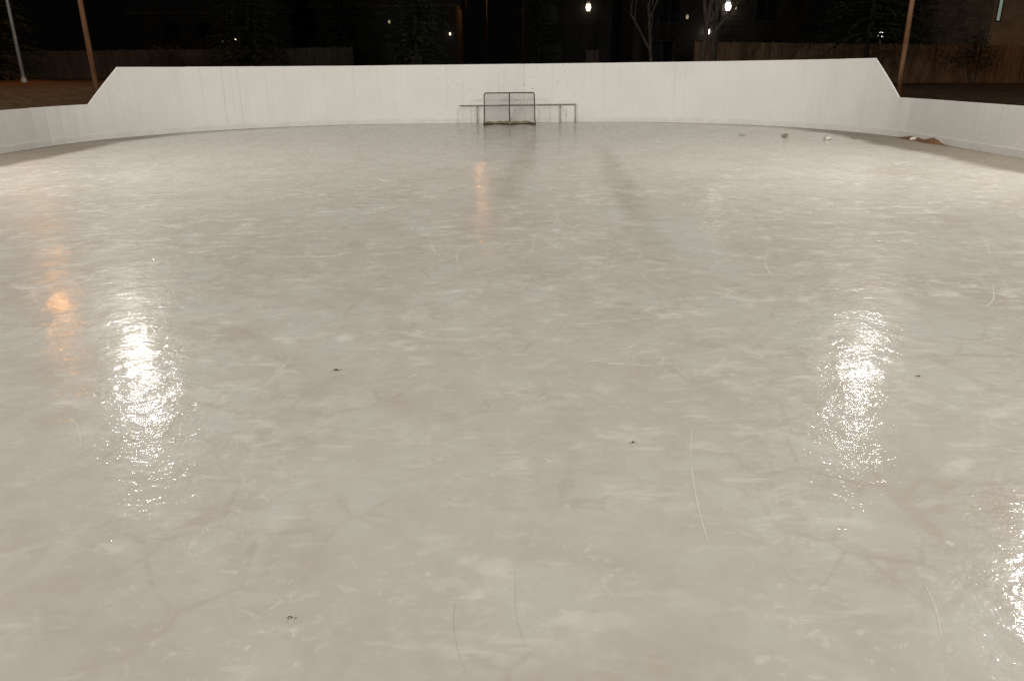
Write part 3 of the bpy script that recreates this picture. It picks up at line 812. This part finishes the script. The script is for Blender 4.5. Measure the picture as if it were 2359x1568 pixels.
def bare_tree(x, y, hgt, label, seed, rad, forks, lean=0.0):
    r = random.Random(seed); gz = ground_z(x, y)
    t = empty('bare_tree', (x, y, gz-0.05)); tag(t, label, 'tree', 'bare trees behind the end boards')
    tb, lb = MB(), MB()
    def limb(mb, p, d, L_, rd, lev):
        pts = [Vector(p)]; rads = [rd]; dd = Vector(d)
        n = 5
        for i in range(n):
            dd = (dd + Vector((r.uniform(-.12, .12), r.uniform(-.12, .12), r.uniform(-.02, .10)))).normalized()
            pts.append(pts[-1]+dd*L_/n); rads.append(rd*(1-0.42*(i+1)/n))
        mb.tube(pts, rads, 8 if lev < 2 else 5, False)
        if lev < 4:
            for k in range(3 if lev else forks):
                i = n if (k == 0 and lev) else r.randint(2, n)
                a = r.uniform(0, 6.28); sp = r.uniform(0.35, 0.75)
                nd = (dd + Vector((math.cos(a)*sp, math.sin(a)*sp, 0.15))).normalized()
                limb(lb, pts[i], nd, L_*r.uniform(0.55, 0.78), rads[i]*r.uniform(0.6, 0.85), lev+1)
    limb(tb, (0, 0, 0), (lean, 0, 1), hgt*0.42, rad, 0)
    tb.build('trunk', M['bark'], t, True); lb.build('crown', M['bark'], t, True)
bare_tree(9.75, 41.0, 11, 'pale bare tree with a forked trunk, left of the two bright house lamps', 41, 0.17, 4, 0.02)
bare_tree(11.0, 43.5, 11, 'dark bare tree just left of the brown fence, under the brightest lamp', 42, 0.20, 4, -0.03)
bare_tree(8.0, 45.0, 10, 'slim bare tree to the right of the goal, before the dark house', 43, 0.12, 4, 0.05)

def shrub(x, y, w_, h_, label, seed):
    r = random.Random(seed); gz = ground_z(x, y)
    t = empty('shrub', (x, y, gz-0.03)); tag(t, label, 'shrub', 'dark shrubs before the fences')
    st, lf = MB(), MB()
    for i in range(9):
        a = r.uniform(0, 6.28); L_ = r.uniform(0.6, 1.0)
        st.tube([(0.05*math.cos(a), 0.05*math.sin(a), 0), (0.2*w_*math.cos(a), 0.2*w_*math.sin(a), 0.5*h_*L_), (0.42*w_*math.cos(a)*L_, 0.42*w_*math.sin(a)*L_, 0.92*h_*L_)], [0.025, 0.017, 0.006], 5, False)
    for i in range(900):
        a = r.uniform(0, 6.28); ph = r.uniform(-0.5, 1.5); q = r.random()**0.4
        k = 1+0.25*math.sin(3*a+seed)+0.15*math.sin(5*ph+seed)
        px = math.cos(a)*math.cos(ph)*q*w_/2*k; py = math.sin(a)*math.cos(ph)*q*w_/2*k; pz = max(0.05, h_*0.5+math.sin(ph)*q*h_*0.5*k)
        v = [Vector((r.uniform(-1, 1), r.uniform(-1, 1), r.uniform(-1, 1)))*0.09 for _ in range(3)]
        lf.tri(*[(px+e.x, py+e.y, pz+e.z) for e in v])
    st.build('stem', M['bark'], t); lf.build('crown', M['twigs'], t)
shrub(25.6, 44.4, 2.6, 2.4, 'dark shrub before the brown fence, just right of the right floodlight pole', 51)
shrub(29.4, 43.0, 2.4, 2.0, 'dark rounded shrub before the brown fence near the right edge', 52)
shrub(-21.6, 51.5, 2.4, 1.9, 'dark shrub before the weathered fence, right of the rusty left pole', 53)
shrub(-19.0, 51.8, 2.6, 1.7, 'dark low shrub before the weathered fence, above the step in the left boards', 54)
